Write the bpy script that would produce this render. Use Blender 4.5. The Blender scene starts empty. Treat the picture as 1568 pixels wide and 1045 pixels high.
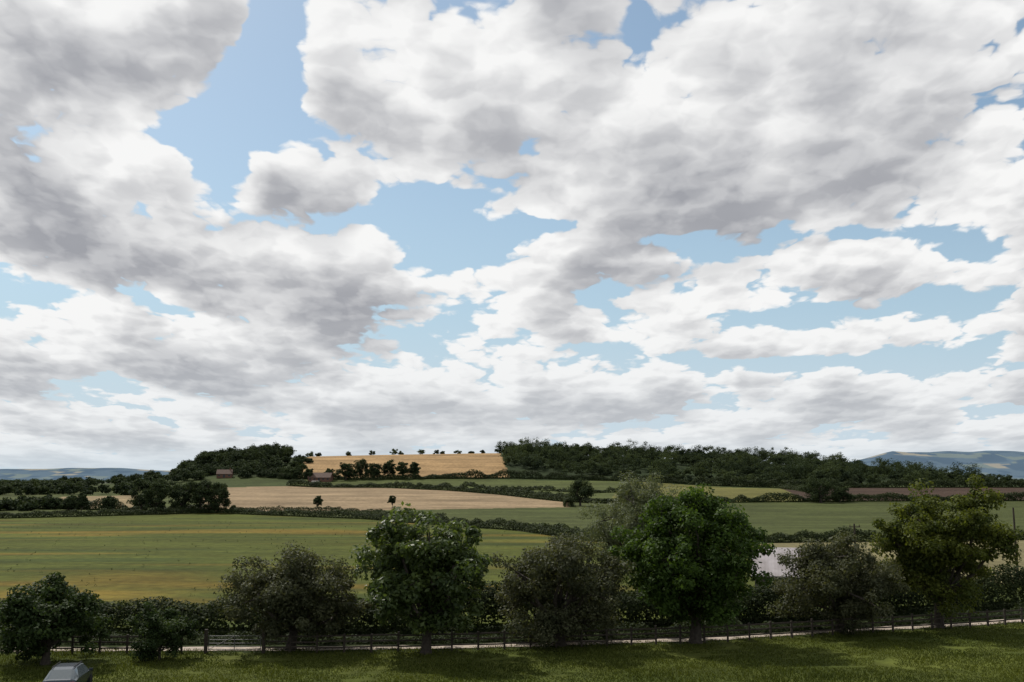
import bpy, math, numpy as np
from mathutils import Vector
R = math.radians
scene = bpy.context.scene
CAMZ = 11.4

# ------------------------------------------------------------------ helpers
def sstep(a, b, x):
    t = np.clip((x - a) / (b - a), 0, 1)
    return t * t * (3 - 2 * t)

def vnoise(x, y, seed=0):
    xi = np.floor(x).astype(np.int64); yi = np.floor(y).astype(np.int64)
    xf = x - xi; yf = y - yi
    xf = xf * xf * (3 - 2 * xf); yf = yf * yf * (3 - 2 * yf)
    def h(a, b):
        n = (a * 374761393 + b * 668265263 + seed * 1442695041) & 0x7fffffff
        n = ((n ^ (n >> 13)) * 1274126177) & 0x7fffffff
        return ((n ^ (n >> 16)) & 0xffff) / 65535.0
    return (h(xi, yi) * (1 - xf) + h(xi + 1, yi) * xf) * (1 - yf) + (h(xi, yi + 1) * (1 - xf) + h(xi + 1, yi + 1) * xf) * yf

HX = [-340, -288, -262, -197, -105, -19, 49, 124, 181, 238, 295, 335, 380]
HV = [0, 4, 16, 24.4, 26.7, 28, 26.5, 23.5, 20.5, 19, 11, 5, 0]
BY = [0, 280, 320, 350, 375, 400, 425, 450, 500, 550, 600, 700, 90000]
BV = [0, 0, .4, 1, 1.6, 2.3, 2.9, 3.6, 5, 5.9, 6.7, 7, 7]
def height(x, y):
    x = np.asarray(x, float); y = np.asarray(y, float)
    a = sum(np.interp(x + o, HX, HV) for o in (-20, -10, 0, 10, 20)) / 5
    S = sstep(600, 880, y) * (1 - sstep(950, 1500, y))
    b = sum(np.interp(y + o, BY, BV) for o in (-14, 0, 14)) / 3
    r = np.hypot(x, y)
    und = (vnoise(x / 60 + 9, y / 45, 3) - .5) * 1.0 * sstep(280, 450, y) * (1 - sstep(1400, 1600, y))
    return b + a * S + und + 9.6 * (1 - sstep(0, 45, r))

def inpoly(x, y, poly):
    ins = np.zeros(x.shape, bool)
    n = len(poly)
    for i in range(n):
        x1, y1 = poly[i]; x2, y2 = poly[(i + 1) % n]
        if y1 == y2: continue
        c = ((y1 > y) != (y2 > y)) & (x < (x2 - x1) * (y - y1) / (y2 - y1) + x1)
        ins ^= c
    return ins

def nodemat(name):
    m = bpy.data.materials.new(name); m.use_nodes = True
    nt = m.node_tree
    for n in list(nt.nodes): nt.nodes.remove(n)
    out = nt.nodes.new('ShaderNodeOutputMaterial')
    return m, nt, out

def simple_mat(name, col, rough=.7, metal=0, noise=0.25, scale=8, spec=.3):
    m, nt, out = nodemat(name)
    p = nt.nodes.new('ShaderNodeBsdfPrincipled')
    p.inputs['Roughness'].default_value = rough; p.inputs['Metallic'].default_value = metal
    p.inputs['Specular IOR Level'].default_value = spec
    tc = nt.nodes.new('ShaderNodeTexCoord')
    n = nt.nodes.new('ShaderNodeTexNoise'); n.inputs['Scale'].default_value = scale; n.inputs['Detail'].default_value = 5
    nt.links.new(tc.outputs['Object'], n.inputs['Vector'])
    mr = nt.nodes.new('ShaderNodeMapRange'); mr.inputs[1].default_value = .3; mr.inputs[2].default_value = .7
    mr.inputs[3].default_value = 1 - noise; mr.inputs[4].default_value = 1 + noise
    nt.links.new(n.outputs[0], mr.inputs[0])
    v = nt.nodes.new('ShaderNodeVectorMath'); v.operation = 'SCALE'; v.inputs[0].default_value = col[:3]
    nt.links.new(mr.outputs[0], v.inputs['Scale'])
    nt.links.new(v.outputs[0], p.inputs['Base Color'])
    nt.links.new(p.outputs[0], out.inputs[0])
    return m

def leaf_mat(name, dark, light, transl=.35, rough=.5, spec=.25):
    m, nt, out = nodemat(name)
    at = nt.nodes.new('ShaderNodeAttribute'); at.attribute_name = 'tint'
    mx = nt.nodes.new('ShaderNodeMix'); mx.data_type = 'RGBA'
    mx.inputs[6].default_value = (*dark, 1); mx.inputs[7].default_value = (*light, 1)
    nt.links.new(at.outputs['Fac'], mx.inputs[0])
    p = nt.nodes.new('ShaderNodeBsdfPrincipled'); p.inputs['Roughness'].default_value = rough
    p.inputs['Specular IOR Level'].default_value = spec
    t = nt.nodes.new('ShaderNodeBsdfTranslucent')
    br = nt.nodes.new('ShaderNodeMix'); br.data_type = 'RGBA'; br.blend_type = 'MULTIPLY'; br.inputs[0].default_value = 1
    br.inputs[7].default_value = (1.2, 1.15, .5, 1)
    nt.links.new(mx.outputs[2], br.inputs[6])
    nt.links.new(mx.outputs[2], p.inputs['Base Color']); nt.links.new(br.outputs[2], t.inputs[0])
    ms = nt.nodes.new('ShaderNodeMixShader'); ms.inputs[0].default_value = transl
    nt.links.new(p.outputs[0], ms.inputs[1]); nt.links.new(t.outputs[0], ms.inputs[2])
    nt.links.new(ms.outputs[0], out.inputs[0])
    return m

class QB:
    """accumulates quads"""
    def __init__(s): s.v = []; s.mi = []; s.t = []
    def quads(s, V, mi, tint):
        s.v.append(V.reshape(-1, 3)); n = len(V)
        s.mi.append(np.full(n, mi, np.int32)); s.t.append(np.broadcast_to(np.asarray(tint, np.float32), (n,)).copy())
    def leaves(s, P, N, size, tint, rng, mi=0, asp=.6):
        N = N / (np.linalg.norm(N, axis=1, keepdims=True) + 1e-9)
        a = rng.normal(size=P.shape)
        t1 = np.cross(N, a); t1 /= (np.linalg.norm(t1, axis=1, keepdims=True) + 1e-9)
        t2 = np.cross(N, t1)
        size = np.broadcast_to(size, (len(P),))[:, None]
        h1 = t1 * size * .5; h2 = t2 * size * .5 * asp
        s.quads(np.stack([P - h1, P - h2 + h1 * .15, P + h1, P + h2 + h1 * .15], 1), mi, tint)
    def tube(s, pts, rad, mi=1, sides=7):
        pts = [np.array(p, float) for p in pts]; rings = []
        for i, p in enumerate(pts):
            d = pts[min(i + 1, len(pts) - 1)] - pts[max(i - 1, 0)]; d /= np.linalg.norm(d) + 1e-9
            a = np.array([0, 1, 0]) if abs(d[1]) < .8 else np.array([1, 0, 0])
            e1 = np.cross(d, a); e1 /= np.linalg.norm(e1); e2 = np.cross(d, e1)
            th = np.linspace(0, 2 * np.pi, sides, endpoint=False)
            rings.append(p + rad[i] * (np.cos(th)[:, None] * e1 + np.sin(th)[:, None] * e2))
        Q = []
        for i in range(len(rings) - 1):
            for k in range(sides):
                k2 = (k + 1) % sides
                Q.append([rings[i][k], rings[i][k2], rings[i + 1][k2], rings[i + 1][k]])
        s.quads(np.array(Q), mi, .5)
    def box(s, c, sx, sy, sz, mi=0, rot=0):
        c = np.array(c, float); co, si = math.cos(rot), math.sin(rot)
        P = []
        for dz in (-1, 1):
            for dx, dy in ((-1, -1), (1, -1), (1, 1), (-1, 1)):
                x = dx * sx / 2; y = dy * sy / 2
                P.append([c[0] + x * co - y * si, c[1] + x * si + y * co, c[2] + dz * sz / 2])
        P = np.array(P)
        f = [(0, 3, 2, 1), (4, 5, 6, 7), (0, 1, 5, 4), (1, 2, 6, 5), (2, 3, 7, 6), (3, 0, 4, 7)]
        s.quads(np.array([P[list(q)] for q in f]), mi, .5)
    def build(s, name, mats, smooth=False):
        V = np.concatenate(s.v).astype(np.float32); n = len(V) // 4
        me = bpy.data.meshes.new(name)
        me.vertices.add(len(V)); me.vertices.foreach_set('co', V.ravel())
        me.loops.add(len(V)); me.loops.foreach_set('vertex_index', np.arange(len(V), dtype=np.int32))
        me.polygons.add(n); me.polygons.foreach_set('loop_start', np.arange(0, len(V), 4, dtype=np.int32))
        me.polygons.foreach_set('material_index', np.concatenate(s.mi))
        me.update(calc_edges=True)
        at = me.attributes.new('tint', 'FLOAT', 'FACE'); at.data.foreach_set('value', np.concatenate(s.t))
        for m in mats: me.materials.append(m)
        ob = bpy.data.objects.new(name, me); scene.collection.objects.link(ob)
        return ob

def rdir(rng, n):
    d = rng.normal(size=(n, 3)); return d / np.linalg.norm(d, axis=1, keepdims=True)

def crown(qb, rng, c, w, h, zb, lobes=8, cl=9, nl=60, ls=.25, clr=.13, bark=True, flat=1.0, trunk_r=None, asp=.6, top=0.0, wide=.3, tb=None):
    c = np.array(c, float); semi = np.array([w / 2, w / 2, (h - zb) / 2])
    cen = c + [0, 0, zb + semi[2]]
    g = np.arange(lobes) + .5; ph = np.arccos(1 - 2 * g / lobes); th = np.pi * (1 + 5 ** .5) * g + rng.uniform(0, 6)
    ld = np.stack([np.cos(th) * np.sin(ph), np.sin(th) * np.sin(ph), np.cos(ph)], 1) + rng.normal(size=(lobes, 3)) * .15
    lr = rng.uniform(.33, .56, lobes); lp = ld * (1.0 - lr)[:, None] * rng.uniform(.84, 1.13, (lobes, 1))
    nC = lobes * cl
    li = np.repeat(np.arange(lobes), cl)
    cd = rdir(rng, nC); rr = rng.uniform(.2, .98, (nC, 1))
    cp = lp[li] + cd * lr[li][:, None] * rr
    cp[:, 2] = np.maximum(cp[:, 2], -.95)
    cp[:, :2] *= 1 + wide * np.clip(-cp[:, 2:3], 0, 1)
    if top: cp[:, :2] *= (1 - top * np.clip(cp[:, 2:3], 0, 1))
    cr = clr * w * rng.uniform(.6, 1.25, nC)
    ctint = rng.uniform(0, 1, nC)
    ci = np.repeat(np.arange(nC), nl)
    d = rdir(rng, nC * nl)
    rad = cr[ci] * rng.uniform(.1, 1, nC * nl) ** .5
    P = cen + cp[ci] * semi + d * rad[:, None] * [1, 1, .72 * flat]
    N = d * .8 + rng.normal(size=d.shape) * .55 + [0, 0, .55]
    if tb is None: tint = np.clip(.45 * ctint[ci] + .45 * rng.uniform(0, 1, len(P)) + .1 * (d[:, 2] > 0), 0, 1)
    else: tint = np.clip(.2 * ctint[ci] + .25 * rng.uniform(0, 1, len(P)) + .55 * tb, 0, 1)
    keep = P[:, 2] > c[2] + .05
    qb.leaves(P[keep], N[keep], ls * rng.uniform(.6, 1.3, keep.sum()), tint[keep], rng, asp=asp)
    if bark:
        tr = trunk_r or w * .032
        fork = c + [rng.normal() * .15, rng.normal() * .15, max(zb * .9, .18 * h)]
        qb.tube([c - [0, 0, .2], c + [0, 0, .25], fork * .5 + c * .5, fork], [tr * 1.7, tr * 1.15, tr, tr * .85], sides=9)
        for i in range(lobes):
            e = cen + lp[i] * semi
            mid = fork * .5 + e * .5 + [rng.normal() * .06 * w, rng.normal() * .06 * w, -.02 * h]
            qb.tube([fork - [0, 0, .1], mid, e], [tr * .6, tr * .38, tr * .2], sides=5)
            for j in range(4):
                k = i * cl + rng.integers(cl)
                e2 = cen + cp[k] * semi
                qb.tube([e, (e + e2) / 2 + rng.normal(size=3) * .1, e2], [tr * .2, tr * .13, tr * .05], sides=4)

def hedge(qb, rng, pts, h, w, per_m, ls, hv=.3, lift=0, asp=.6):
    pts = np.array(pts, float)
    for a, b in zip(pts[:-1], pts[1:]):
        L = np.linalg.norm(b - a); n = int(L * per_m)
        if n < 1: continue
        t = rng.uniform(0, 1, n); d = (b - a) / L; nr = np.array([-d[1], d[0]])
        ang = rng.uniform(-.25, np.pi + .25, n)
        q = a + t[:, None] * (b - a)
        hh = h * (1 + hv * 2 * (vnoise(q[:, 0] / (h * 1.3), q[:, 1] / (h * 1.3), 5) - .5) + hv * 1.2 * (vnoise(q[:, 0] / (h * 4), q[:, 1] / (h * 4), 6) - .5))
        k = rng.uniform(.45, 1, n) ** .6
        off = np.cos(ang) * w / 2 * k
        z = np.clip(np.sin(ang), -.1, 1)
        z = np.sign(z) * np.abs(z) ** .6 * hh * k
        x = q[:, 0] + nr[0] * off; y = q[:, 1] + nr[1] * off
        P = np.stack([x, y, height(x, y) + np.maximum(z, .05 * h) + lift], 1)
        N = np.stack([nr[0] * np.cos(ang), nr[1] * np.cos(ang), np.sin(ang) + .4], 1) + rng.normal(size=(n, 3)) * .6
        tint = np.clip(.5 * vnoise(x / h / .8, y / h / .8 + z / h * 2, 8) + .5 * rng.uniform(0, 1, n), 0, 1)
        qb.leaves(P, N, ls * rng.uniform(.6, 1.3, n), tint, rng, asp=asp)

def G(x, y, dz=0): return (x, y, float(height(x, y)) + dz)

# ------------------------------------------------------------------ materials
bark = simple_mat('bark', (.05, .042, .034), .9, noise=.35, scale=5)
L_chest = leaf_mat('leaf_chestnut', (.020, .042, .012), (.105, .145, .042), .42, .5, .3)
L_haw = leaf_mat('leaf_hawthorn', (.028, .036, .018), (.098, .104, .054), .32, .65, .15)
L_ash = leaf_mat('leaf_ash', (.015, .033, .008), (.072, .125, .022), .45, .6, .15)
L_will = leaf_mat('leaf_willow', (.055, .072, .035), (.140, .162, .090), .35, .6, .2)
L_maple = leaf_mat('leaf_maple', (.022, .040, .010), (.130, .150, .028), .45, .6, .15)
L_dark = leaf_mat('leaf_dark', (.012, .024, .009), (.050, .078, .024), .32, .65, .12)
L_hedge = leaf_mat('leaf_hedge', (.009, .015, .006), (.034, .048, .015), .25, .7, .08)
L_mid = leaf_mat('leaf_field_hedge', (.015, .024, .011), (.048, .064, .024), .22, .7, .08)
L_far = leaf_mat('leaf_far', (.013, .022, .013), (.054, .074, .031), .22, .8, .06)
L_wood = leaf_mat('leaf_woodland', (.014, .024, .017), (.072, .094, .042), .25, .85, .04)  # bluish lift: slight distance haze put into the leaf colour
L_grass = leaf_mat('grass_blade', (.028, .042, .009), (.092, .110, .022), .35, .7, .08)
wood = simple_mat('fence_wood', (.04, .032, .025), .85, noise=.35, scale=6)
steel = simple_mat('galvanised_steel', (.12, .12, .12), .6, .3, noise=.15)

# ------------------------------------------------------------------ terrain
fr = np.radians(np.arange(-46, 46.01, .115)); 
rest = np.radians(np.arange(50, 312, 6.0))
ang = np.concatenate([fr, rest]); nA = len(ang)
r1 = np.array([.01, 4, 8, 12, 16, 20, 25, 30, 35, 40]); 
r2 = 44 * 1.0065 ** np.arange(0, 560); r3 = r2[-1] * 1.05 ** np.arange(1, 47)
rad = np.concatenate([r1, r2, r3]); nR = len(rad)
A, RR = np.meshgrid(ang, rad)
X = RR * np.sin(A); Y = RR * np.cos(A); Z = height(X, Y)
X = X.ravel(); Y = Y.ravel(); Z = Z.ravel()
H1 = [(-230, 290), (-151, 300), (-99, 335), (-43, 297), (2.4, 231), (16, 190), (45, 187), (100, 197), (190, 205)]
HN = [(-60, 77), (-22, 77.5), (-6, 78.5), (10, 81), (25, 86), (38, 91), (52, 96), (90, 108)]
col = np.zeros((len(X), 3))
def setc(mask, c): col[mask] = c
cell = vnoise(np.floor(X / 170 + Y / 900) * 7.3 + .01, np.floor(Y / 260 + X / 1500) * 3.7 + .01, 2)
setc(slice(None), (.028, .040, .015))
setc(cell > .45, (.04, .052, .018)); setc(cell > .75, (.10, .085, .045)); setc(cell < .2, (.020, .028, .012))
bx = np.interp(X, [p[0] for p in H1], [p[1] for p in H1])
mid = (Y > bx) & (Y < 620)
setc(mid, (.050, .060, .020))  # mid fields toned down, cloud shade put into the colour
hn = np.interp(X, [p[0] for p in HN], [p[1] for p in HN])
left = (Y > 80) & (Y <= bx)
wob = vnoise(X / 55, Y / 40, 71) * 14
st = vnoise(X / 80 + Y / 120, (Y + wob) / 13, 11) * .55 + vnoise(X / 22, (Y + wob) / 4.5, 12) * .45
base = np.array([.058, .068, .014]); och = np.array([.135, .092, .018]); dk = np.array([.030, .043, .012])
f = sstep(.50, .84, st + .18 * np.exp(-((Y - 228) / 26) ** 2) * (X < -25) + .10 * np.exp(-((Y - 92) / 9) ** 2))[:, None] * .8
g = sstep(.52, .80, vnoise(X / 70 + 5, (Y + wob) / 8, 17) * .65 + vnoise(X / 14, Y / 2.5, 18) * .35)[:, None]
lc = base * (1 - f) + och * f; lc = lc * (1 - .7 * g) + dk * .7 * g
col[left] = lc[left]
setc(inpoly(X, Y, [(36, 114), (140, 112), (190, 205), (100, 196), (40, 188)]), (.135, .120, .062))
setc(inpoly(X, Y, [(-104, 338), (-65, 346), (21, 372), (23, 418), (-8, 495), (-72, 590), (-143, 640), (-190, 620)]), (.200, .148, .090))
setc(inpoly(X, Y, [(-164, 362), (-136, 362), (-178, 480), (-206, 460)]), (.18, .14, .08))
setc(inpoly(X, Y, [(-72, 592), (-8, 497), (23, 420), (38, 405), (62, 560), (80, 672), (-140, 690), (-143, 642)]), (.060, .072, .024))
setc(inpoly(X, Y, [(38, 405), (120, 412), (165, 600), (80, 672), (60, 560)]), (.10, .096, .030))
setc(inpoly(X, Y, [(122, 424), (420, 430), (560, 620), (165, 620)]), (.046, .030, .022))
gold = inpoly(X, Y, [(-150, 690), (-2, 690), (-14, 930), (-192, 930)])
bnd = (vnoise(X / 70, Y / 9 + X / 90, 21))[:, None]
gc = np.array([.24, .158, .078]) * (.82 + .34 * bnd)
col[gold] = gc[gold]
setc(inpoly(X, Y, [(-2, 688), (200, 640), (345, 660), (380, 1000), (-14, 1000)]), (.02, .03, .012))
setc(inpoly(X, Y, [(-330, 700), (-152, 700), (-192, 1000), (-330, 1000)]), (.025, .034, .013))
near = (Y < hn + 2)
gr = (vnoise(X / 9, Y / 5, 31) * .5 + vnoise(X / 2.5, Y / 2, 32) * .3 + vnoise(X / .8, Y / .8, 33) * .2)[:, None]
nc = np.array([.034, .049, .010]) * (1 - gr) + np.array([.094, .104, .022]) * gr
col[near] = nc[near]
FL = np.array([(-60, 67.5), (-45, 68), (-22, 68.5), (-12.4, 68.6), (-5.9, 69.2), (5.2, 71.1), (14.6, 73), (25.1, 76.8), (36.4, 80.4), (41, 82.2), (60, 90), (95, 106)])
fy = np.interp(X, FL[:, 0], FL[:, 1])
setc((Y > fy + .2) & (Y < hn + 3) & (np.abs(X) < 95), (.022, .030, .010))  # ground painted dark for the shade under trees and hedge
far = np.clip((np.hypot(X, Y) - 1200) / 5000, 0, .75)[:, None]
col = col * (1 - far) + np.array([.085, .12, .16]) * far  # aerial haze painted in: ground blends to blue with distance

ii = np.arange(nR - 1)[:, None] * nA; jj = np.arange(nA)[None, :]; j2 = (jj + 1) % nA
F = np.stack([ii + jj, ii + nA + jj, ii + nA + j2, ii + j2], -1).reshape(-1, 4)
me = bpy.data.meshes.new('ground')
me.vertices.add(len(X)); me.vertices.foreach_set('co', np.stack([X, Y, Z], 1).astype(np.float32).ravel())
me.loops.add(F.size); me.loops.foreach_set('vertex_index', F[:, ::-1].astype(np.int32).ravel())
me.polygons.add(len(F)); me.polygons.foreach_set('loop_start', np.arange(0, F.size, 4, dtype=np.int32))
me.polygons.foreach_set('use_smooth', np.ones(len(F), bool))
me.update(calc_edges=True)
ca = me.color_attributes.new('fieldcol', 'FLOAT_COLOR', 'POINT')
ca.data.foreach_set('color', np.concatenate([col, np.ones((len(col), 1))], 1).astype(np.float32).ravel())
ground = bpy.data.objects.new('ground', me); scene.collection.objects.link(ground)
m, nt, out = nodemat('ground_fields')
at = nt.nodes.new('ShaderNodeAttribute'); at.attribute_name = 'fieldcol'
tc = nt.nodes.new('ShaderNodeTexCoord')
def nz(scale, sx, sy, det=6):
    mp = nt.nodes.new('ShaderNodeMapping'); mp.inputs['Scale'].default_value = (sx, sy, 1)
    nt.links.new(tc.outputs['Object'], mp.inputs[0])
    n = nt.nodes.new('ShaderNodeTexNoise'); n.inputs['Scale'].default_value = scale; n.inputs['Detail'].default_value = det
    n.inputs['Roughness'].default_value = .65
    nt.links.new(mp.outputs[0], n.inputs['Vector'])
    return n.outputs[0]
def mr(s, a, b, c, d):
    n = nt.nodes.new('ShaderNodeMapRange'); 
    for i, v in enumerate((a, b, c, d)): n.inputs[i + 1].default_value = v
    nt.links.new(s, n.inputs[0]); return n.outputs[0]
def mul(a, b):
    n = nt.nodes.new('ShaderNodeMath'); n.operation = 'MULTIPLY'; nt.links.new(a, n.inputs[0]); nt.links.new(b, n.inputs[1]); return n.outputs[0]
k = mul(mul(mr(nz(1.0, .015, .09), .3, .7, .70, 1.30), mr(nz(1.0, .6, .6, 8), .3, .7, .66, 1.34)), mr(nz(.04, 1, 1, 4), .3, .7, .78, 1.22))
vm = nt.nodes.new('ShaderNodeVectorMath'); vm.operation = 'SCALE'
nt.links.new(at.outputs['Color'], vm.inputs[0]); nt.links.new(k, vm.inputs['Scale'])
p = nt.nodes.new('ShaderNodeBsdfPrincipled'); p.inputs['Roughness'].default_value = .95; p.inputs['Specular IOR Level'].default_value = .05
bp = nt.nodes.new('ShaderNodeBump'); bp.inputs['Strength'].default_value = .6; bp.inputs['Distance'].default_value = .25
nt.links.new(nz(1.5, 1, 1, 8), bp.inputs['Height']); nt.links.new(bp.outputs[0], p.inputs['Normal'])
nt.links.new(vm.outputs[0], p.inputs['Base Color']); nt.links.new(p.outputs[0], out.inputs[0])
me.materials.append(m)

# ------------------------------------------------------------------ distant hills
hillmat, nt, out = nodemat('distant_hill')
at = nt.nodes.new('ShaderNodeAttribute'); at.attribute_name = 'fieldcol'
p = nt.nodes.new('ShaderNodeBsdfDiffuse'); nt.links.new(at.outputs['Color'], p.inputs[0]); nt.links.new(p.outputs[0], out.inputs[0])
def far_hill(name, x0, x1, y0, y1, prof, seed):
    nx, ny = 400, 70
    xs = np.linspace(x0, x1, nx); ys = np.linspace(y0, y1, ny)
    XX, YY = np.meshgrid(xs, ys); u = XX / YY
    top = np.interp(u, [q[0] for q in prof], [q[1] for q in prof])
    s = (YY - y0) / (y1 - y0)
    sh = sstep(0, .75, s) * (1 - .7 * sstep(.8, 1, s))
    ZZ = 5 + top * sh * (.82 + .2 * vnoise(XX / 420, YY / 500, seed) + .1 * vnoise(XX / 150, YY / 200, seed + 1))
    V = np.stack([XX, YY, ZZ], -1).reshape(-1, 3)
    a = (np.arange(ny - 1)[:, None] * nx + np.arange(nx - 1)[None]).ravel()
    F = np.stack([a, a + 1, a + nx + 1, a + nx], 1)
    me = bpy.data.meshes.new(name); me.from_pydata(V.tolist(), [], F.tolist())
    me.polygons.foreach_set('use_smooth', np.ones(len(F), bool))
    c1 = vnoise(np.floor(XX / 190 + vnoise(XX / 400, YY / 400, 3) * 2) + .01, np.floor(YY / 210 + XX / 900) + .01, seed)
    cc = np.zeros(XX.shape + (3,)); cc[:] = (.090, .130, .170)  # hill colours all carry painted blue distance haze
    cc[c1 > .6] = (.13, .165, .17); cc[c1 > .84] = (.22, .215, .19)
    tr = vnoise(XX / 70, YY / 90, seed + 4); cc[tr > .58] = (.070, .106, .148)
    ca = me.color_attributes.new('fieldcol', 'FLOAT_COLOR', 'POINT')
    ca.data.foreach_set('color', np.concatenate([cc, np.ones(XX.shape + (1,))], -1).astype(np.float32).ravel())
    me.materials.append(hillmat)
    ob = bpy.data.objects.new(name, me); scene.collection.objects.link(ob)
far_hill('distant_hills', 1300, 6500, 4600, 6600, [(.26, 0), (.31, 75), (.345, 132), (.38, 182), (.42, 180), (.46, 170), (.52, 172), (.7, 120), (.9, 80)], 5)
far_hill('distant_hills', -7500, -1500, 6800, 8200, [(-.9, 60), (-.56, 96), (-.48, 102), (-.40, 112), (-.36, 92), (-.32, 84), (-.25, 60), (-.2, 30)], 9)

# ------------------------------------------------------------------ near trees
def tree(name, seed, x, y, h, w, zb, mat, **kw):
    rng = np.random.default_rng(seed); qb = QB()
    crown(qb, rng, G(x, y), w, h, zb, **kw)
    return qb.build(name, [mat, bark])
tree('chestnut_tree', 1, -5.7, 68.3, 10.0, 9.8, .7, L_chest, lobes=17, cl=13, nl=125, ls=.36, clr=.086, asp=.55, wide=.15)
tree('hawthorn_tree', 2, -15.0, 69.8, 7.6, 9.9, .3, L_haw, lobes=14, cl=18, nl=165, ls=.21, clr=.082)
tree('hawthorn_tree', 3, 3.4, 71.6, 8.2, 10.6, .3, L_haw, lobes=14, cl=18, nl=165, ls=.21, clr=.082)
tree('ash_tree', 4, 13.0, 72.8, 11.5, 12.0, .4, L_ash, lobes=19, cl=17, nl=145, ls=.28, clr=.078, top=.15, wide=.2)
tree('hawthorn_tree', 5, 24.8, 77.6, 7.7, 10.2, .3, L_haw, lobes=14, cl=18, nl=165, ls=.21, clr=.082)
tree('maple_tree', 16, 33.4, 80.2, 11.6, 10.8, 1.4, L_maple, lobes=18, cl=16, nl=145, ls=.27, clr=.082, top=.05, wide=.1)
tree('willow_tree', 7, 13.2, 104, 14.2, 12.5, .3, L_will, lobes=15, cl=18, nl=150, ls=.26, clr=.08, asp=.35)
tree('elder_tree', 8, -29.2, 64.5, 5.6, 7.4, .1, L_dark, lobes=11, cl=14, nl=140, ls=.24, clr=.095)
tree('laurel_bush', 9, -22.6, 66.0, 3.6, 3.9, .02, L_dark, lobes=9, cl=12, nl=120, ls=.18, clr=.12, trunk_r=.08, wide=.2)

rng = np.random.default_rng(20)
qb = QB(); hedge(qb, rng, HN[:3], 2.3, 3.2, 700, .27, hv=.35); hedge(qb, rng, HN[2:], 3.2, 3.6, 850, .28, hv=.35)
qb.build('hedge', [L_hedge])
qb = QB(); hedge(qb, rng, [(-40, 72.4), (-6, 73.1), (10, 75.7), (25, 80.2), (38, 85.0), (70, 97.5)], .8, 1.8, 300, .18, hv=.7)
qb.build('verge_weeds', [L_mid])

# ------------------------------------------------------------------ mid hedges
def mk_hedge(pts, h, w, per, ls, hv=.35, seed=0, name='field_hedge', mat=None):
    qb = QB(); hedge(qb, np.random.default_rng(seed + 50), pts, h, w, per, ls, hv=hv); return qb.build(name, [mat or L_mid])
mk_hedge(H1, 2.0, 2.6, 190, .42, seed=1)
mk_hedge([(-104, 338), (-65, 346), (-20, 300)], 1.6, 2, 110, .4, seed=2)
mk_hedge([(21, 374), (23, 418), (-8, 497), (-72, 592), (-143, 642)], 3.0, 3.6, 110, .7, .5, seed=3)
mk_hedge([(23, 418), (38, 405), (120, 414), (260, 424), (420, 430)], 3.0, 4, 110, .7, .4, seed=4)
mk_hedge([(-160, 688), (-70, 676), (0, 688), (80, 672), (165, 620)], 4.2, 5, 100, .9, .6, seed=5)
mk_hedge([(60, 560), (62, 520), (40, 500), (0, 560), (-30, 640)], 2.0, 3, 50, .8, .6, seed=6)
mk_hedge([(165, 620), (300, 615), (560, 620)], 4, 6, 90, 1.0, .5, seed=7)
mk_hedge([(-200, 356), (-160, 358), (-120, 345), (-99, 337)], 3, 4, 140, .6, .6, seed=8)
mk_hedge([(-190, 625), (-170, 470), (-135, 365)], 2.5, 4, 80, .8, .6, seed=9)
mk_hedge([(150, 500), (165, 620)], 2.5, 4, 80, .8, .6, seed=10)

# ------------------------------------------------------------------ single mid-distance trees
def mtree(name, seed, x, y, h, w, zb=.8, mat=L_far, n=1.0, ls=.55):
    tree(name, seed, x, y, h, w, zb, mat, lobes=9, cl=10, nl=int(60 * n), ls=ls, clr=.13)
mtree('oak_tree', 31, 26, 384, 12.0, 12, .8, L_far, 1.2)
mtree('oak_tree', 32, 125, 408, 10.5, 15, .2, L_far, 1.2)
mtree('oak_tree', 39, 134, 412, 7.0, 9, .2, L_far, 1.0)
mtree('young_tree', 33, -67.6, 352, 5.4, 3.8, 1.4, L_far, .5, .45)
mtree('young_tree', 34, -43.5, 366, 4.8, 3.2, 1.2, L_far, .5, .45)
mtree('shrub', 35, -94, 340, 2.6, 2.6, .1, L_far, .4, .4)
for i, (x, y, h, w) in enumerate([(-124, 338, 12, 10), (-117, 332, 13, 10), (-110, 336, 11, 10), (-103, 334, 12.5, 9.5), (-97, 333, 10.5, 9), (-136, 340, 6, 6), (-146, 342, 7, 4.5), (-152, 345, 5, 5)]):
    mtree('field_tree', 60 + i, x, y, h, w, .4, L_far, 1.0, .55)
for i, (x, y, h, w) in enumerate([(-112, 678, 13, 12), (-103, 684, 14, 12), (-93, 680, 12.5, 11), (-84, 682, 13.5, 11), (-74, 679, 12, 10), (-66, 680, 12.5, 9), (-123, 676, 9, 8), (-136, 672, 9, 8), (-146, 676, 8, 9)]):
    mtree('hillside_tree', 80 + i, x, y, h, w, 1.0, L_far, .7, .9)

# ------------------------------------------------------------------ masses of distant trees
def mass(name, seed, spots, ls=1.1, mat=None, nl=46, lobes=6, cl=3, clr=.19):
    rng = np.random.default_rng(seed); qb = QB()
    for (x, y, h, w) in spots:
        x0 = (x, y, float(height(x, y)) - .3)
        crown(qb, rng, x0, w, h, .3, lobes=lobes, cl=cl, nl=nl, ls=ls, clr=clr, bark=False, tb=rng.uniform() ** 1.3)
    return qb.build(name, [mat or L_wood, bark])
rng = np.random.default_rng(5)
sp = []
poly = [(-4, 688), (60, 676), (120, 645), (200, 632), (345, 655), (350, 960), (-14, 960)]
cnt = 0
while cnt < 500:
    x = rng.uniform(-15, 355); y = rng.uniform(630, 940)
    if inpoly(np.array([x]), np.array([y]), poly)[0]:
        s_ = rng.uniform(.75, 1.25) if rng.uniform() < .86 else 1.6
        sp.append((x, y, rng.uniform(8, 10.5) * s_, rng.uniform(12, 15) * s_)); cnt += 1
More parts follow.
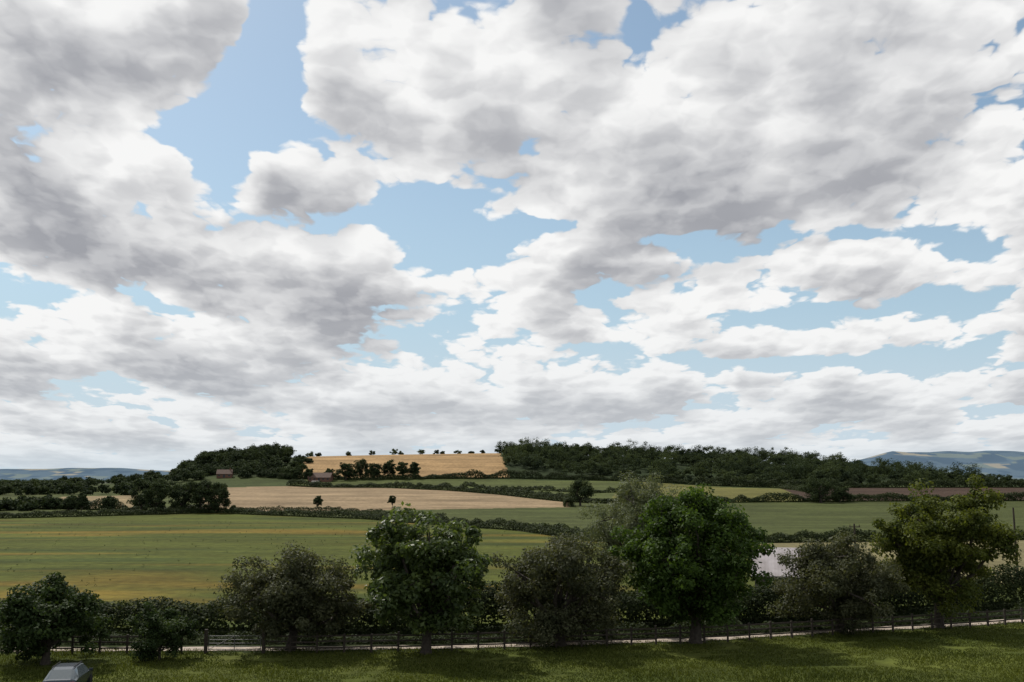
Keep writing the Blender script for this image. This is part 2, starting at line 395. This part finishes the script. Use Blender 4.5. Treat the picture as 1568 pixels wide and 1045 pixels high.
mass('woodland', 6, sp, ls=.95, nl=62, clr=.15)
sp = [(rng.uniform(-285, -196), rng.uniform(760, 905), rng.uniform(10, 15), rng.uniform(10, 15)) for _ in range(300)]
sp = [(a, b, c * (.6 if a / b < -.31 else 1), d) for a, b, c, d in sp if a / b > -.328]
mass('woodland', 7, sp, mat=L_far)
sp = []
for _ in range(150): sp.append((rng.uniform(-420, -210), rng.uniform(560, 760), rng.uniform(4, 7), rng.uniform(7, 12)))
for _ in range(60): sp.append((rng.uniform(-260, -150), rng.uniform(480, 540), rng.uniform(3, 6), rng.uniform(6, 10)))
for _ in range(70): sp.append((rng.uniform(-260, -150), rng.uniform(345, 372), rng.uniform(3, 6), rng.uniform(5, 8)))
for _ in range(60): sp.append((rng.uniform(-215, -150), rng.uniform(680, 790), rng.uniform(4, 7), rng.uniform(7, 10)))
for _ in range(110):
    q = (rng.uniform(-250, -180), rng.uniform(670, 790), rng.uniform(4, 8), rng.uniform(8, 11))
    if q[0] / q[1] > -.325: sp.append(q)
sp = [q for q in sp if not (abs(q[0] + 199) < 12 and 670 < q[1] < 712)]
mass('woodland', 8, sp, mat=L_far)
sp = []
for _ in range(170): sp.append((rng.uniform(300, 700), rng.uniform(700, 1150), rng.uniform(4, 7.5), rng.uniform(9, 15)))
for _ in range(260):
    yy = rng.uniform(1300, 2600); sp.append((rng.uniform(-.6, .6) * yy, yy, rng.uniform(4, 8), rng.uniform(14, 30)))
mass('woodland', 9, sp, ls=1.8, nl=28)
sp = [(x, 884 + (i % 3) * 5, h, w) for i, (x, h, w) in enumerate([(-178, 5, 10), (-172, 4, 7), (-146, 4.5, 6), (-123, 5.5, 7), (-105, 6.5, 9), (-99, 4, 5), (-80, 5.5, 8), (-67, 4.5, 6), (-62, 3.5, 5), (-48, 3.5, 7), (-36, 3, 6), (-26, 4, 6)])]
mass('skyline_tree_row', 10, sp, ls=.9, nl=40)

# scattered weeds in the left field
rng = np.random.default_rng(77); qb = QB()
for _ in range(330):
    y = rng.uniform(95, 290); x = rng.uniform(-.52, .0) * y
    n = 14; s_ = rng.uniform(.08, .28)
    P = np.array([x, y, 0]) + rng.normal(size=(n, 3)) * [s_ * .5, s_ * .5, 0] + np.stack([np.zeros(n), np.zeros(n), rng.uniform(0, s_ * 1.6, n)], 1)
    qb.leaves(P, rng.normal(size=(n, 3)), .12, rng.uniform(0, 1, n), rng)
qb.build('field_weeds', [L_mid])

# grass blades in the near meadow
rng = np.random.default_rng(99); n = 150000
y = 46 + 26 * rng.uniform(0, 1, n); x = rng.uniform(-.62, .66, n) * y
y2 = np.interp(x, [-22, -6, 5, 14.6, 25, 36, 41], [68, 68.5, 70.5, 72.3, 76, 79.5, 81.5])
y = y + (y2 - 70); 
pt = vnoise(x / 3, y / 2.2, 41) * .6 + vnoise(x / .9, y / .7, 42) * .4
keep = (pt > .25) & (y > 44)
x, y, pt = x[keep], y[keep], pt[keep]; n = len(x)
hh = (.06 + .16 * (pt - .25)) * rng.uniform(.6, 1.4, n)
a = rng.uniform(0, 6.28, n); lean = rng.normal(size=(n, 2)) * .06
bw = .03
P0 = np.stack([x - np.cos(a) * bw, y - np.sin(a) * bw, np.zeros(n)], 1); P1 = np.stack([x + np.cos(a) * bw, y + np.sin(a) * bw, np.zeros(n)], 1)
T = np.stack([x + lean[:, 0], y + lean[:, 1], hh], 1)
T2 = T + np.stack([np.cos(a) * .012, np.sin(a) * .012, np.zeros(n)], 1)
qb = QB(); qb.quads(np.stack([P0, P1, T2, T], 1), 0, np.clip(vnoise(x / 6, y / 4, 44) * .7 + rng.uniform(0, .4, n), 0, 1))
qb.build('grass', [L_grass])

# ------------------------------------------------------------------ fence, gate, track
def fl_y(x): return float(np.interp(x, FL[:, 0], FL[:, 1]))
track_m = simple_mat('track_gravel', (.33, .275, .225), .95, noise=.3, scale=1.5)
xs = np.linspace(-58, 94, 300)
qb = QB(); Q = []
e1 = vnoise(xs / 1.3, xs * 0, 3) * .4; e2 = vnoise(xs / 1.1, xs * 0, 7) * .4
for i, (a, b) in enumerate(zip(xs[:-1], xs[1:])):
    ya, yb = fl_y(a), fl_y(b)
    Q.append([(a, ya + .7 + e1[i], .03), (b, yb + .7 + e1[i + 1], .03), (b, yb + 2.3 + e2[i + 1], .03), (a, ya + 2.3 + e2[i], .03)])
qb.quads(np.array(Q, float), 0, .5); qb.build('track', [track_m])
rng = np.random.default_rng(3)
qb = QB(); x = -58.0; prev = None
while x < 92:
    y = fl_y(x); dx = 1.8 * math.cos(math.atan2(fl_y(x + 1) - y, 1))
    if -20.4 < x < -16.7: prev = None; x += .3; continue
    hgt = 1.25 + rng.normal() * .03
    qb.box((x, y, hgt / 2 - .05), .13, .13, hgt + .1, 0, rng.normal() * .1)
    if prev is not None and x - prev[0] < 2.2:
        ang_ = math.atan2(y - prev[1], x - prev[0]); L = math.hypot(y - prev[1], x - prev[0])
        for z in (.40, .76, 1.10):
            qb.box(((x + prev[0]) / 2, (y + prev[1]) / 2 - .085, z + rng.normal() * .02), L + .05, .035, .10, 0, ang_)
    prev = (x, y); x += dx
qb.build('post_and_rail_fence', [wood])
qb = QB()
for z in (.25, .45, .65, .88, 1.12): qb.tube([(-20.2, 68.5, z), (-16.75, 68.55, z)], [.022, .022], 0, 6)
for xx in (-20.2, -18.5, -16.75): qb.tube([(xx, 68.5, .2), (xx, 68.5, 1.15)], [.025, .025], 0, 6)
qb.tube([(-20.2, 68.53, .25), (-18.5, 68.53, 1.12)], [.02, .02], 0, 6)
for xx in (-20.4, -16.55): qb.box((xx, 68.5, .75), .2, .2, 1.6, 1)
qb.build('field_gate', [steel, wood])

# ------------------------------------------------------------------ utility poles
def pole(x, y, h, arm=True):
    qb = QB(); z0 = float(height(x, y))
    qb.tube([(x, y, z0 - .3), (x, y, z0 + h * .5), (x, y, z0 + h)], [.15, .13, .10], 0, 8)
    if arm:
        qb.box((x, y - .14, z0 + h - .35), 1.3, .08, .1, 0)
        for o in (-.55, 0.0, .55): qb.tube([(x + o, y - .14, z0 + h - .30), (x + o, y - .14, z0 + h - .08)], [.05, .035], 0, 6)
    qb.build('utility_pole', [wood])
pole(59.6, 120, 8.2, False); pole(40.6, 120, 6.3); pole(-16.3, 122, 6.1, False)

# ------------------------------------------------------------------ buildings
glass_dark = simple_mat('dark_glass', (.03, .035, .04), .15, noise=.1)
def gable(name, cx, cy, L, D, eave, ridge, wallm, roofm, rot=0, chimney=False):
    e = bpy.data.objects.new(name, None); scene.collection.objects.link(e)
    e.location = G(cx, cy); e.rotation_euler = (0, 0, rot)
    def part(nm, V, F, mt):
        me = bpy.data.meshes.new(nm); me.from_pydata(V, [], F); me.materials.append(mt)
        o = bpy.data.objects.new(nm, me); scene.collection.objects.link(o); o.parent = e
    l, d = L / 2, D / 2
    part('walls', [(-l, -d, -.5), (l, -d, -.5), (l, d, -.5), (-l, d, -.5), (-l, -d, eave), (l, -d, eave), (l, d, eave), (-l, d, eave), (-l, 0, ridge - .05), (l, 0, ridge - .05)],
         [(0, 1, 5, 4), (2, 3, 7, 6), (1, 2, 6, 9, 5), (3, 0, 4, 8, 7)], wallm)
    o = .35; s = (ridge - eave) / d; ze = eave - s * o; t = .12
    part('roof', [(-l - o, -d - o, ze), (l + o, -d - o, ze), (l + o, 0, ridge), (-l - o, 0, ridge), (-l - o, d + o, ze), (l + o, d + o, ze),
                  (-l - o, -d - o, ze + t), (l + o, -d - o, ze + t), (l + o, 0, ridge + t), (-l - o, 0, ridge + t), (-l - o, d + o, ze + t), (l + o, d + o, ze + t)],
         [(0, 3, 2, 1), (3, 4, 5, 2), (6, 7, 8, 9), (9, 8, 11, 10), (0, 1, 7, 6), (4, 10, 11, 5), (0, 6, 9, 3), (3, 9, 10, 4), (1, 2, 8, 7), (2, 5, 11, 8)], roofm)
    V = []; F = []
    def bx(x, y, z, a, b, c):
        k = len(V)
        for dz in (-c / 2, c / 2):
            for dx, dy in ((-1, -1), (1, -1), (1, 1), (-1, 1)): V.append((x + dx * a / 2, y + dy * b / 2, z + dz))
        for q in [(0, 3, 2, 1), (4, 5, 6, 7), (0, 1, 5, 4), (1, 2, 6, 5), (2, 3, 7, 6), (3, 0, 4, 7)]: F.append(tuple(k + i for i in q))
    n = max(2, int(L / 3))
    for i in range(n):
        x = -l + L * (i + .5) / n
        bx(x, -d - .01, eave * .55 if i != n // 2 else eave * .38, L / n * .4, .08, eave * .35 if i != n // 2 else eave * .76)
    part('windows_and_door', V, F, glass_dark)
    if chimney:
        V = []; F = []; bx(l * .7, 0, ridge + .5, .7, .7, 1.6); part('chimney', V, F, wallm)
brick = simple_mat('brick', (.13, .07, .05), .9); tile = simple_mat('roof_tile', (.09, .058, .045), .85, noise=.3, scale=2)
clad = simple_mat('barn_cladding', (.10, .09, .08), .8)
m, nt, out = nodemat('corrugated_roof')
p = nt.nodes.new('ShaderNodeBsdfPrincipled'); p.inputs['Roughness'].default_value = .6
tc = nt.nodes.new('ShaderNodeTexCoord'); w = nt.nodes.new('ShaderNodeTexWave'); w.inputs['Scale'].default_value = 2.2; w.inputs['Distortion'].default_value = 0
nt.links.new(tc.outputs['Object'], w.inputs['Vector'])
n_ = nt.nodes.new('ShaderNodeTexNoise'); n_.inputs['Scale'].default_value = .8; n_.inputs['Detail'].default_value = 6
nt.links.new(tc.outputs['Object'], n_.inputs['Vector'])
cr = nt.nodes.new('ShaderNodeValToRGB'); cr.color_ramp.elements[0].position = .3; cr.color_ramp.elements[0].color = (.20, .175, .175, 1)
cr.color_ramp.elements[1].position = .7; cr.color_ramp.elements[1].color = (.34, .31, .32, 1)
nt.links.new(n_.outputs[0], cr.inputs[0]); nt.links.new(cr.outputs[0], p.inputs['Base Color'])
bp = nt.nodes.new('ShaderNodeBump'); bp.inputs['Strength'].default_value = .3; bp.inputs['Distance'].default_value = .03
nt.links.new(w.outputs[1], bp.inputs['Height']); nt.links.new(bp.outputs[0], p.inputs['Normal']); nt.links.new(p.outputs[0], out.inputs[0])
roof_c = m
gable('barn', 29.3, 108, 6.6, 8, 1.8, 4.2, clad, roof_c, R(-16))
gable('farmhouse', -199, 696, 10, 7, 2.6, 5.4, brick, tile, R(8), True)
gable('farm_building', -128, 672, 15, 8, 2.6, 5.6, brick, tile, R(-5))
gable('field_shelter', -125, 640, 4, 4, 2.4, 3.2, clad, clad, 0)

# ------------------------------------------------------------------ parked car
def car(cx, cy, rot):
    e = bpy.data.objects.new('parked_car', None); scene.collection.objects.link(e)
    paint = simple_mat('car_paint', (.035, .045, .06), .25, .4, noise=.03, spec=.6)
    rub = simple_mat('tyre', (.02, .02, .02), .9); red = simple_mat('tail_lamp', (.35, .02, .02), .3); wht = simple_mat('number_plate', (.7, .6, .1), .5)
    glass = simple_mat('car_glass', (.10, .12, .13), .05, 0, noise=.05, spec=1.0)
    S = [(-2.12, .45, .62, .70, .70, .62), (-2.05, .32, .80, .92, .82, .72), (-1.95, .28, .88, .98, .86, .70), (-1.45, .26, .93, 1.38, .88, .60), (-1.0, .26, .93, 1.45, .88, .61),
         (0, .26, .91, 1.46, .88, .62), (.45, .26, .90, 1.40, .88, .61), (1.1, .27, .88, .96, .87, .68), (1.7, .30, .80, .86, .85, .66), (2.02, .36, .66, .74, .80, .62), (2.1, .45, .56, .62, .68, .55)]
    V = []; F = []; mi = []
    for (y, zs, zb, zt, a, b) in S:
        V += [(-a * .9, y, zs), (-a, y, (zs + zb) / 2), (-a * .98, y, zb), (-b, y, zt - .03), (-b * .8, y, zt), (b * .8, y, zt), (b, y, zt - .03), (a * .98, y, zb), (a, y, (zs + zb) / 2), (a * .9, y, zs)]
    for i in range(len(S) - 1):
        for k in range(10):
            k2 = (k + 1) % 10
            F.append((i * 10 + k, (i + 1) * 10 + k, (i + 1) * 10 + k2, i * 10 + k2))
            g = 0
            if k in (2, 6) and 2 <= i <= 6: g = 1
            if k in (3, 4, 5) and i in (2, 6): g = 1
            mi.append(g)
    F.append(tuple(range(10))); mi.append(0); F.append(tuple(range(len(S) * 10 - 1, len(S) * 10 - 11, -1))); mi.append(0)
    me = bpy.data.meshes.new('body'); me.from_pydata(V, [], F); me.materials.append(paint); me.materials.append(glass)
    me.polygons.foreach_set('material_index', mi)
    o = bpy.data.objects.new('body', me); scene.collection.objects.link(o); o.parent = e
    bv = o.modifiers.new('b', 'BEVEL'); bv.width = .03; bv.segments = 2; bv.limit_method = 'ANGLE'
    for nm, x, y in (('wheel_1', -.80, -1.3), ('wheel_2', .80, -1.3), ('wheel_3', -.80, 1.35), ('wheel_4', .80, 1.35)):
        bpy.ops.mesh.primitive_cylinder_add(vertices=28, radius=.31, depth=.2, location=(x, y, .31), rotation=(0, R(90), 0))
        w = bpy.context.object; w.name = nm; w.data.materials.append(rub); w.parent = e
        b_ = w.modifiers.new('b', 'BEVEL'); b_.width = .03; b_.segments = 2
    for nm, mt, x, y, z, sx, sy, sz in (('tail_lamp_1', red, -.68, -2.06, .74, .2, .1, .18), ('tail_lamp_2', red, .68, -2.06, .74, .2, .1, .18), ('number_plate', wht, 0, -2.13, .55, .5, .03, .12),
                                        ('bumper', rub, 0, -2.1, .40, 1.5, .12, .14), ('mirror_1', paint, -.98, .75, .98, .2, .1, .13), ('mirror_2', paint, .98, .75, .98, .2, .1, .13),
                                        ('headlamp_1', glass, -.6, 2.04, .62, .25, .1, .12), ('headlamp_2', glass, .6, 2.04, .62, .25, .1, .12),
                                        ('roof_rail_1', rub, -.55, -.5, 1.49, .03, 1.7, .04), ('roof_rail_2', rub, .55, -.5, 1.49, .03, 1.7, .04)):
        bpy.ops.mesh.primitive_cube_add(size=1, location=(x, y, z)); w = bpy.context.object; w.name = nm; w.scale = (sx, sy, sz)
        w.data.materials.append(mt); w.parent = e
        b_ = w.modifiers.new('b', 'BEVEL'); b_.width = .01; b_.segments = 2
    e.location = (cx, cy, 0); e.rotation_euler = (0, 0, rot)
car(-24.3, 56.6, R(10))

# ------------------------------------------------------------------ sun
AZ, EL = -38, 50
sv = Vector((math.sin(R(AZ)) * math.cos(R(EL)), math.cos(R(AZ)) * math.cos(R(EL)), math.sin(R(EL))))
sd = bpy.data.lights.new('sun', 'SUN'); sd.energy = 4.4; sd.angle = R(.5); sd.color = (1, .95, .87)
so = bpy.data.objects.new('sun', sd); scene.collection.objects.link(so); so.rotation_euler = sv.to_track_quat('Z', 'Y').to_euler(); so.location = (0, 0, 60)

# ------------------------------------------------------------------ sky with cumulus
W = bpy.data.worlds.new('World'); scene.world = W; W.use_nodes = True
nt = W.node_tree
for n in list(nt.nodes): nt.nodes.remove(n)
LK = nt.links.new
def put(sock, v):
    if isinstance(v, bpy.types.NodeSocket): LK(v, sock)
    else: sock.default_value = v
def M(op, a, b=None, c=None):
    n = nt.nodes.new('ShaderNodeMath'); n.operation = op; put(n.inputs[0], a)
    if b is not None: put(n.inputs[1], b)
    if c is not None: put(n.inputs[2], c)
    return n.outputs[0]
def CX(x, y, z):
    n = nt.nodes.new('ShaderNodeCombineXYZ'); put(n.inputs[0], x); put(n.inputs[1], y); put(n.inputs[2], z); return n.outputs[0]
def VM(op, a, b):
    n = nt.nodes.new('ShaderNodeVectorMath'); n.operation = op; put(n.inputs[0], a); put(n.inputs[1], b); return n
def MR(v, a, b, c, d, sm=False):
    n = nt.nodes.new('ShaderNodeMapRange'); 
    if sm: n.interpolation_type = 'SMOOTHSTEP'
    put(n.inputs[0], v)
    for i, q in enumerate((a, b, c, d)): put(n.inputs[i + 1], q)
    return n.outputs[0]
def MIX(f, a, b):
    n = nt.nodes.new('ShaderNodeMix'); n.data_type = 'RGBA'; put(n.inputs[0], f)
    for k_, q in ((6, a), (7, b)): put(n.inputs[k_], q if isinstance(q, bpy.types.NodeSocket) else (*q, 1))
    return n.outputs[2]
def NOISE(vec, scale, det, rough, dist=0):
    n = nt.nodes.new('ShaderNodeTexNoise'); n.noise_dimensions = '2D'
    n.inputs['Scale'].default_value = scale; n.inputs['Detail'].default_value = det; n.inputs['Roughness'].default_value = rough; n.inputs['Distortion'].default_value = dist
    LK(vec, n.inputs['Vector']); return n
def VOR(vec, scale):
    n = nt.nodes.new('ShaderNodeTexVoronoi'); n.voronoi_dimensions = '2D'; n.feature = 'F1'
    n.inputs['Scale'].default_value = scale; LK(vec, n.inputs['Vector'])
    dd = n.outputs['Distance']
    return M('MULTIPLY', dd, dd)          # parabolic -> round puffs
tc = nt.nodes.new('ShaderNodeTexCoord'); sx = nt.nodes.new('ShaderNodeSeparateXYZ'); LK(tc.outputs['Generated'], sx.inputs[0])
x, y, z = sx.outputs
ya = M('MAXIMUM', M('ABSOLUTE', y), .08)
u = M('DIVIDE', x, ya); t = M('MAXIMUM', M('DIVIDE', z, ya), .001)
blobs = [  # u, t, ru, rt, amp   (gaps and banks of the cloud field)
    (-.250, .48, .030, .05, -.46), (-.270, .405, .046, .045, -.56), (-.335, .368, .050, .026, -.52), (-.300, .325, .032, .026, -.50),
    (-.10, .272, .05, .020, -.32), (-.03, .243, .065, .020, -.34), (.03, .262, .045, .014, -.28), (-.055, .29, .04, .009, -.18),
    (.36, .252, .09, .009, -.28), (.465, .235, .05, .022, -.28), (.27, .160, .10, .012, -.27), (.42, .178, .06, .014, -.27),
    (.30, .118, .20, .013, -.26), (.45, .135, .08, .012, -.20),  (.16, .247, .05, .007, -.18), (-.10, .175, .08, .004, -.08), (.08, .135, .08, .006, -.14), (-.50, .187, .05, .004, -.2),
    (.28, .34, .26, .06, .12), (-.42, .235, .17, .03, .12), (-.10, .40, .12, .07, .07), (-.48, .44, .09, .08, .12), (.38, .213, .12, .012, .05),
    (.20, .20, .10, .012, .05), (-.35, .29, .12, .02, .05), (.255, .44, .07, .05, .14), (.10, .49, .06, .03, .12), (-.17, .30, .03, .03, .14), (-.44, .115, .10, .02, .10)]
def bias(tt):
    acc = 0.0
    q = CX(u, tt, 0.0)
    for (bu, bt, ru, rt, a) in blobs:
        s = VM('SUBTRACT', q, (bu, bt, 0)).outputs[0]
        s = VM('MULTIPLY', s, (1 / ru, 1 / rt, 0)).outputs[0]
        d2 = VM('DOT_PRODUCT', s, s).outputs['Value']
        acc = M('MULTIPLY_ADD', M('POWER', .3679, d2), a, acc)
    return M('ADD', acc, MR(tt, .05, .17, .035, 0.0, True))
Qx = M('MULTIPLY', M('DIVIDE', u, M('ADD', t, .25)), 1.5); Qy = M('MULTIPLY', M('LOGARITHM', M('ADD', t, .035), 2.71828), 1.5)
Q = CX(M('ADD', Qx, 3.7), M('ADD', Qy, 8.2), 0.0)
wrp = NOISE(Q, 6.0, 3, .6)
wv = VM('MULTIPLY', VM('SUBTRACT', wrp.outputs['Color'], (.5, .5, .5)).outputs[0], (.10, .075, 0)).outputs[0]
Qw = VM('ADD', Q, wv).outputs[0]
def dens(off, det, fine):
    q = VM('ADD', Qw, (off[0], off[1], 0)).outputs[0] if off else Qw
    d = NOISE(q, 1.9, det, .54).outputs[0]
    d = M('MULTIPLY_ADD', VOR(q, 5.0), -.24, d)
    if fine:
        d = M('MULTIPLY_ADD', VOR(q, 11.5), -.14, d)
        if fine > 1: d = M('MULTIPLY_ADD', VOR(q, 26.0), -.07, d)
        else: d = M('SUBTRACT', d, .014)
    else: d = M('SUBTRACT', d, .04)
    return d
b0 = bias(t); b1 = bias(M('MULTIPLY', t, 1.10))
T = .255
d0 = M('ADD', M('SUBTRACT', dens(None, 8, 2), T), b0)
dA = M('ADD', M('SUBTRACT', dens((-.025, .05), 5, 1), T), b0)
dB = M('ADD', M('SUBTRACT', dens((-.07, .14), 2, 0), T), b1)
dC = M('ADD', M('SUBTRACT', dens((-.14, .30), 1, 0), T), b1)
pos = lambda s: M('MAXIMUM', M('SUBTRACT', s, .075), 0.0)
od = M('ADD', M('MULTIPLY', pos(dA), .8), M('ADD', M('MULTIPLY', pos(dB), 2.1), M('MULTIPLY', pos(dC), 2.6)))
od = M('MULTIPLY_ADD', pos(d0), .5, od)
rel = MR(M('SUBTRACT', d0, dA), -.10, .10, -.15, .15)       # lumps facing the sun
light = M('MULTIPLY_ADD', M('POWER', 2.71828, M('MULTIPLY', M('POWER', od, 1.6), -1.25)), .78, .20)
light = M('MINIMUM', M('MAXIMUM', M('ADD', light, rel), 0.0), 1.0)
sky = nt.nodes.new('ShaderNodeTexSky'); sky.sky_type = 'NISHITA'; sky.sun_disc = False
sky.sun_elevation = R(EL); sky.sun_rotation = R(AZ); sky.altitude = 50; sky.air_density = 1.0; sky.dust_density = 1.0; sky.ozone_density = 1.0
res = VM('MULTIPLY', sky.outputs[0], (.105, .112, .106)).outputs[0]
haze = MR(t, 0, .19, 1.0, 0.0, True)
res = MIX(MR(t, .0, .42, .92, .12, True), res, (.46, .62, .745))
res = MIX(M('MULTIPLY', haze, .6), res, (.68, .75, .81))
c = MIX(light, (.31, .32, .355), (.93, .93, .925))
c = MIX(M('MULTIPLY', haze, .5), c, (.73, .775, .81))
al = M('MULTIPLY', MR(d0, 0.0, .07, 0, 1.0, True), MR(t, .0, .05, .3, 1.0, True))
res = MIX(al, res, c)
bg = nt.nodes.new('ShaderNodeBackground'); LK(res, bg.inputs[0]); bg.inputs[1].default_value = 1.0
wo = nt.nodes.new('ShaderNodeOutputWorld'); LK(bg.outputs[0], wo.inputs[0])
W.cycles.sampling_method = 'MANUAL'; W.cycles.sample_map_resolution = 256

# ------------------------------------------------------------------ camera
cd = bpy.data.cameras.new('camera'); cd.lens = 35; cd.sensor_width = 36; cd.clip_end = 40000
co = bpy.data.objects.new('camera', cd); scene.collection.objects.link(co)
co.location = (0, 0, CAMZ); co.rotation_euler = (R(90 + 7.97), 0, 0)
scene.camera = co
scene.view_settings.view_transform = 'Standard'; scene.view_settings.look = 'None'; scene.view_settings.exposure = 0
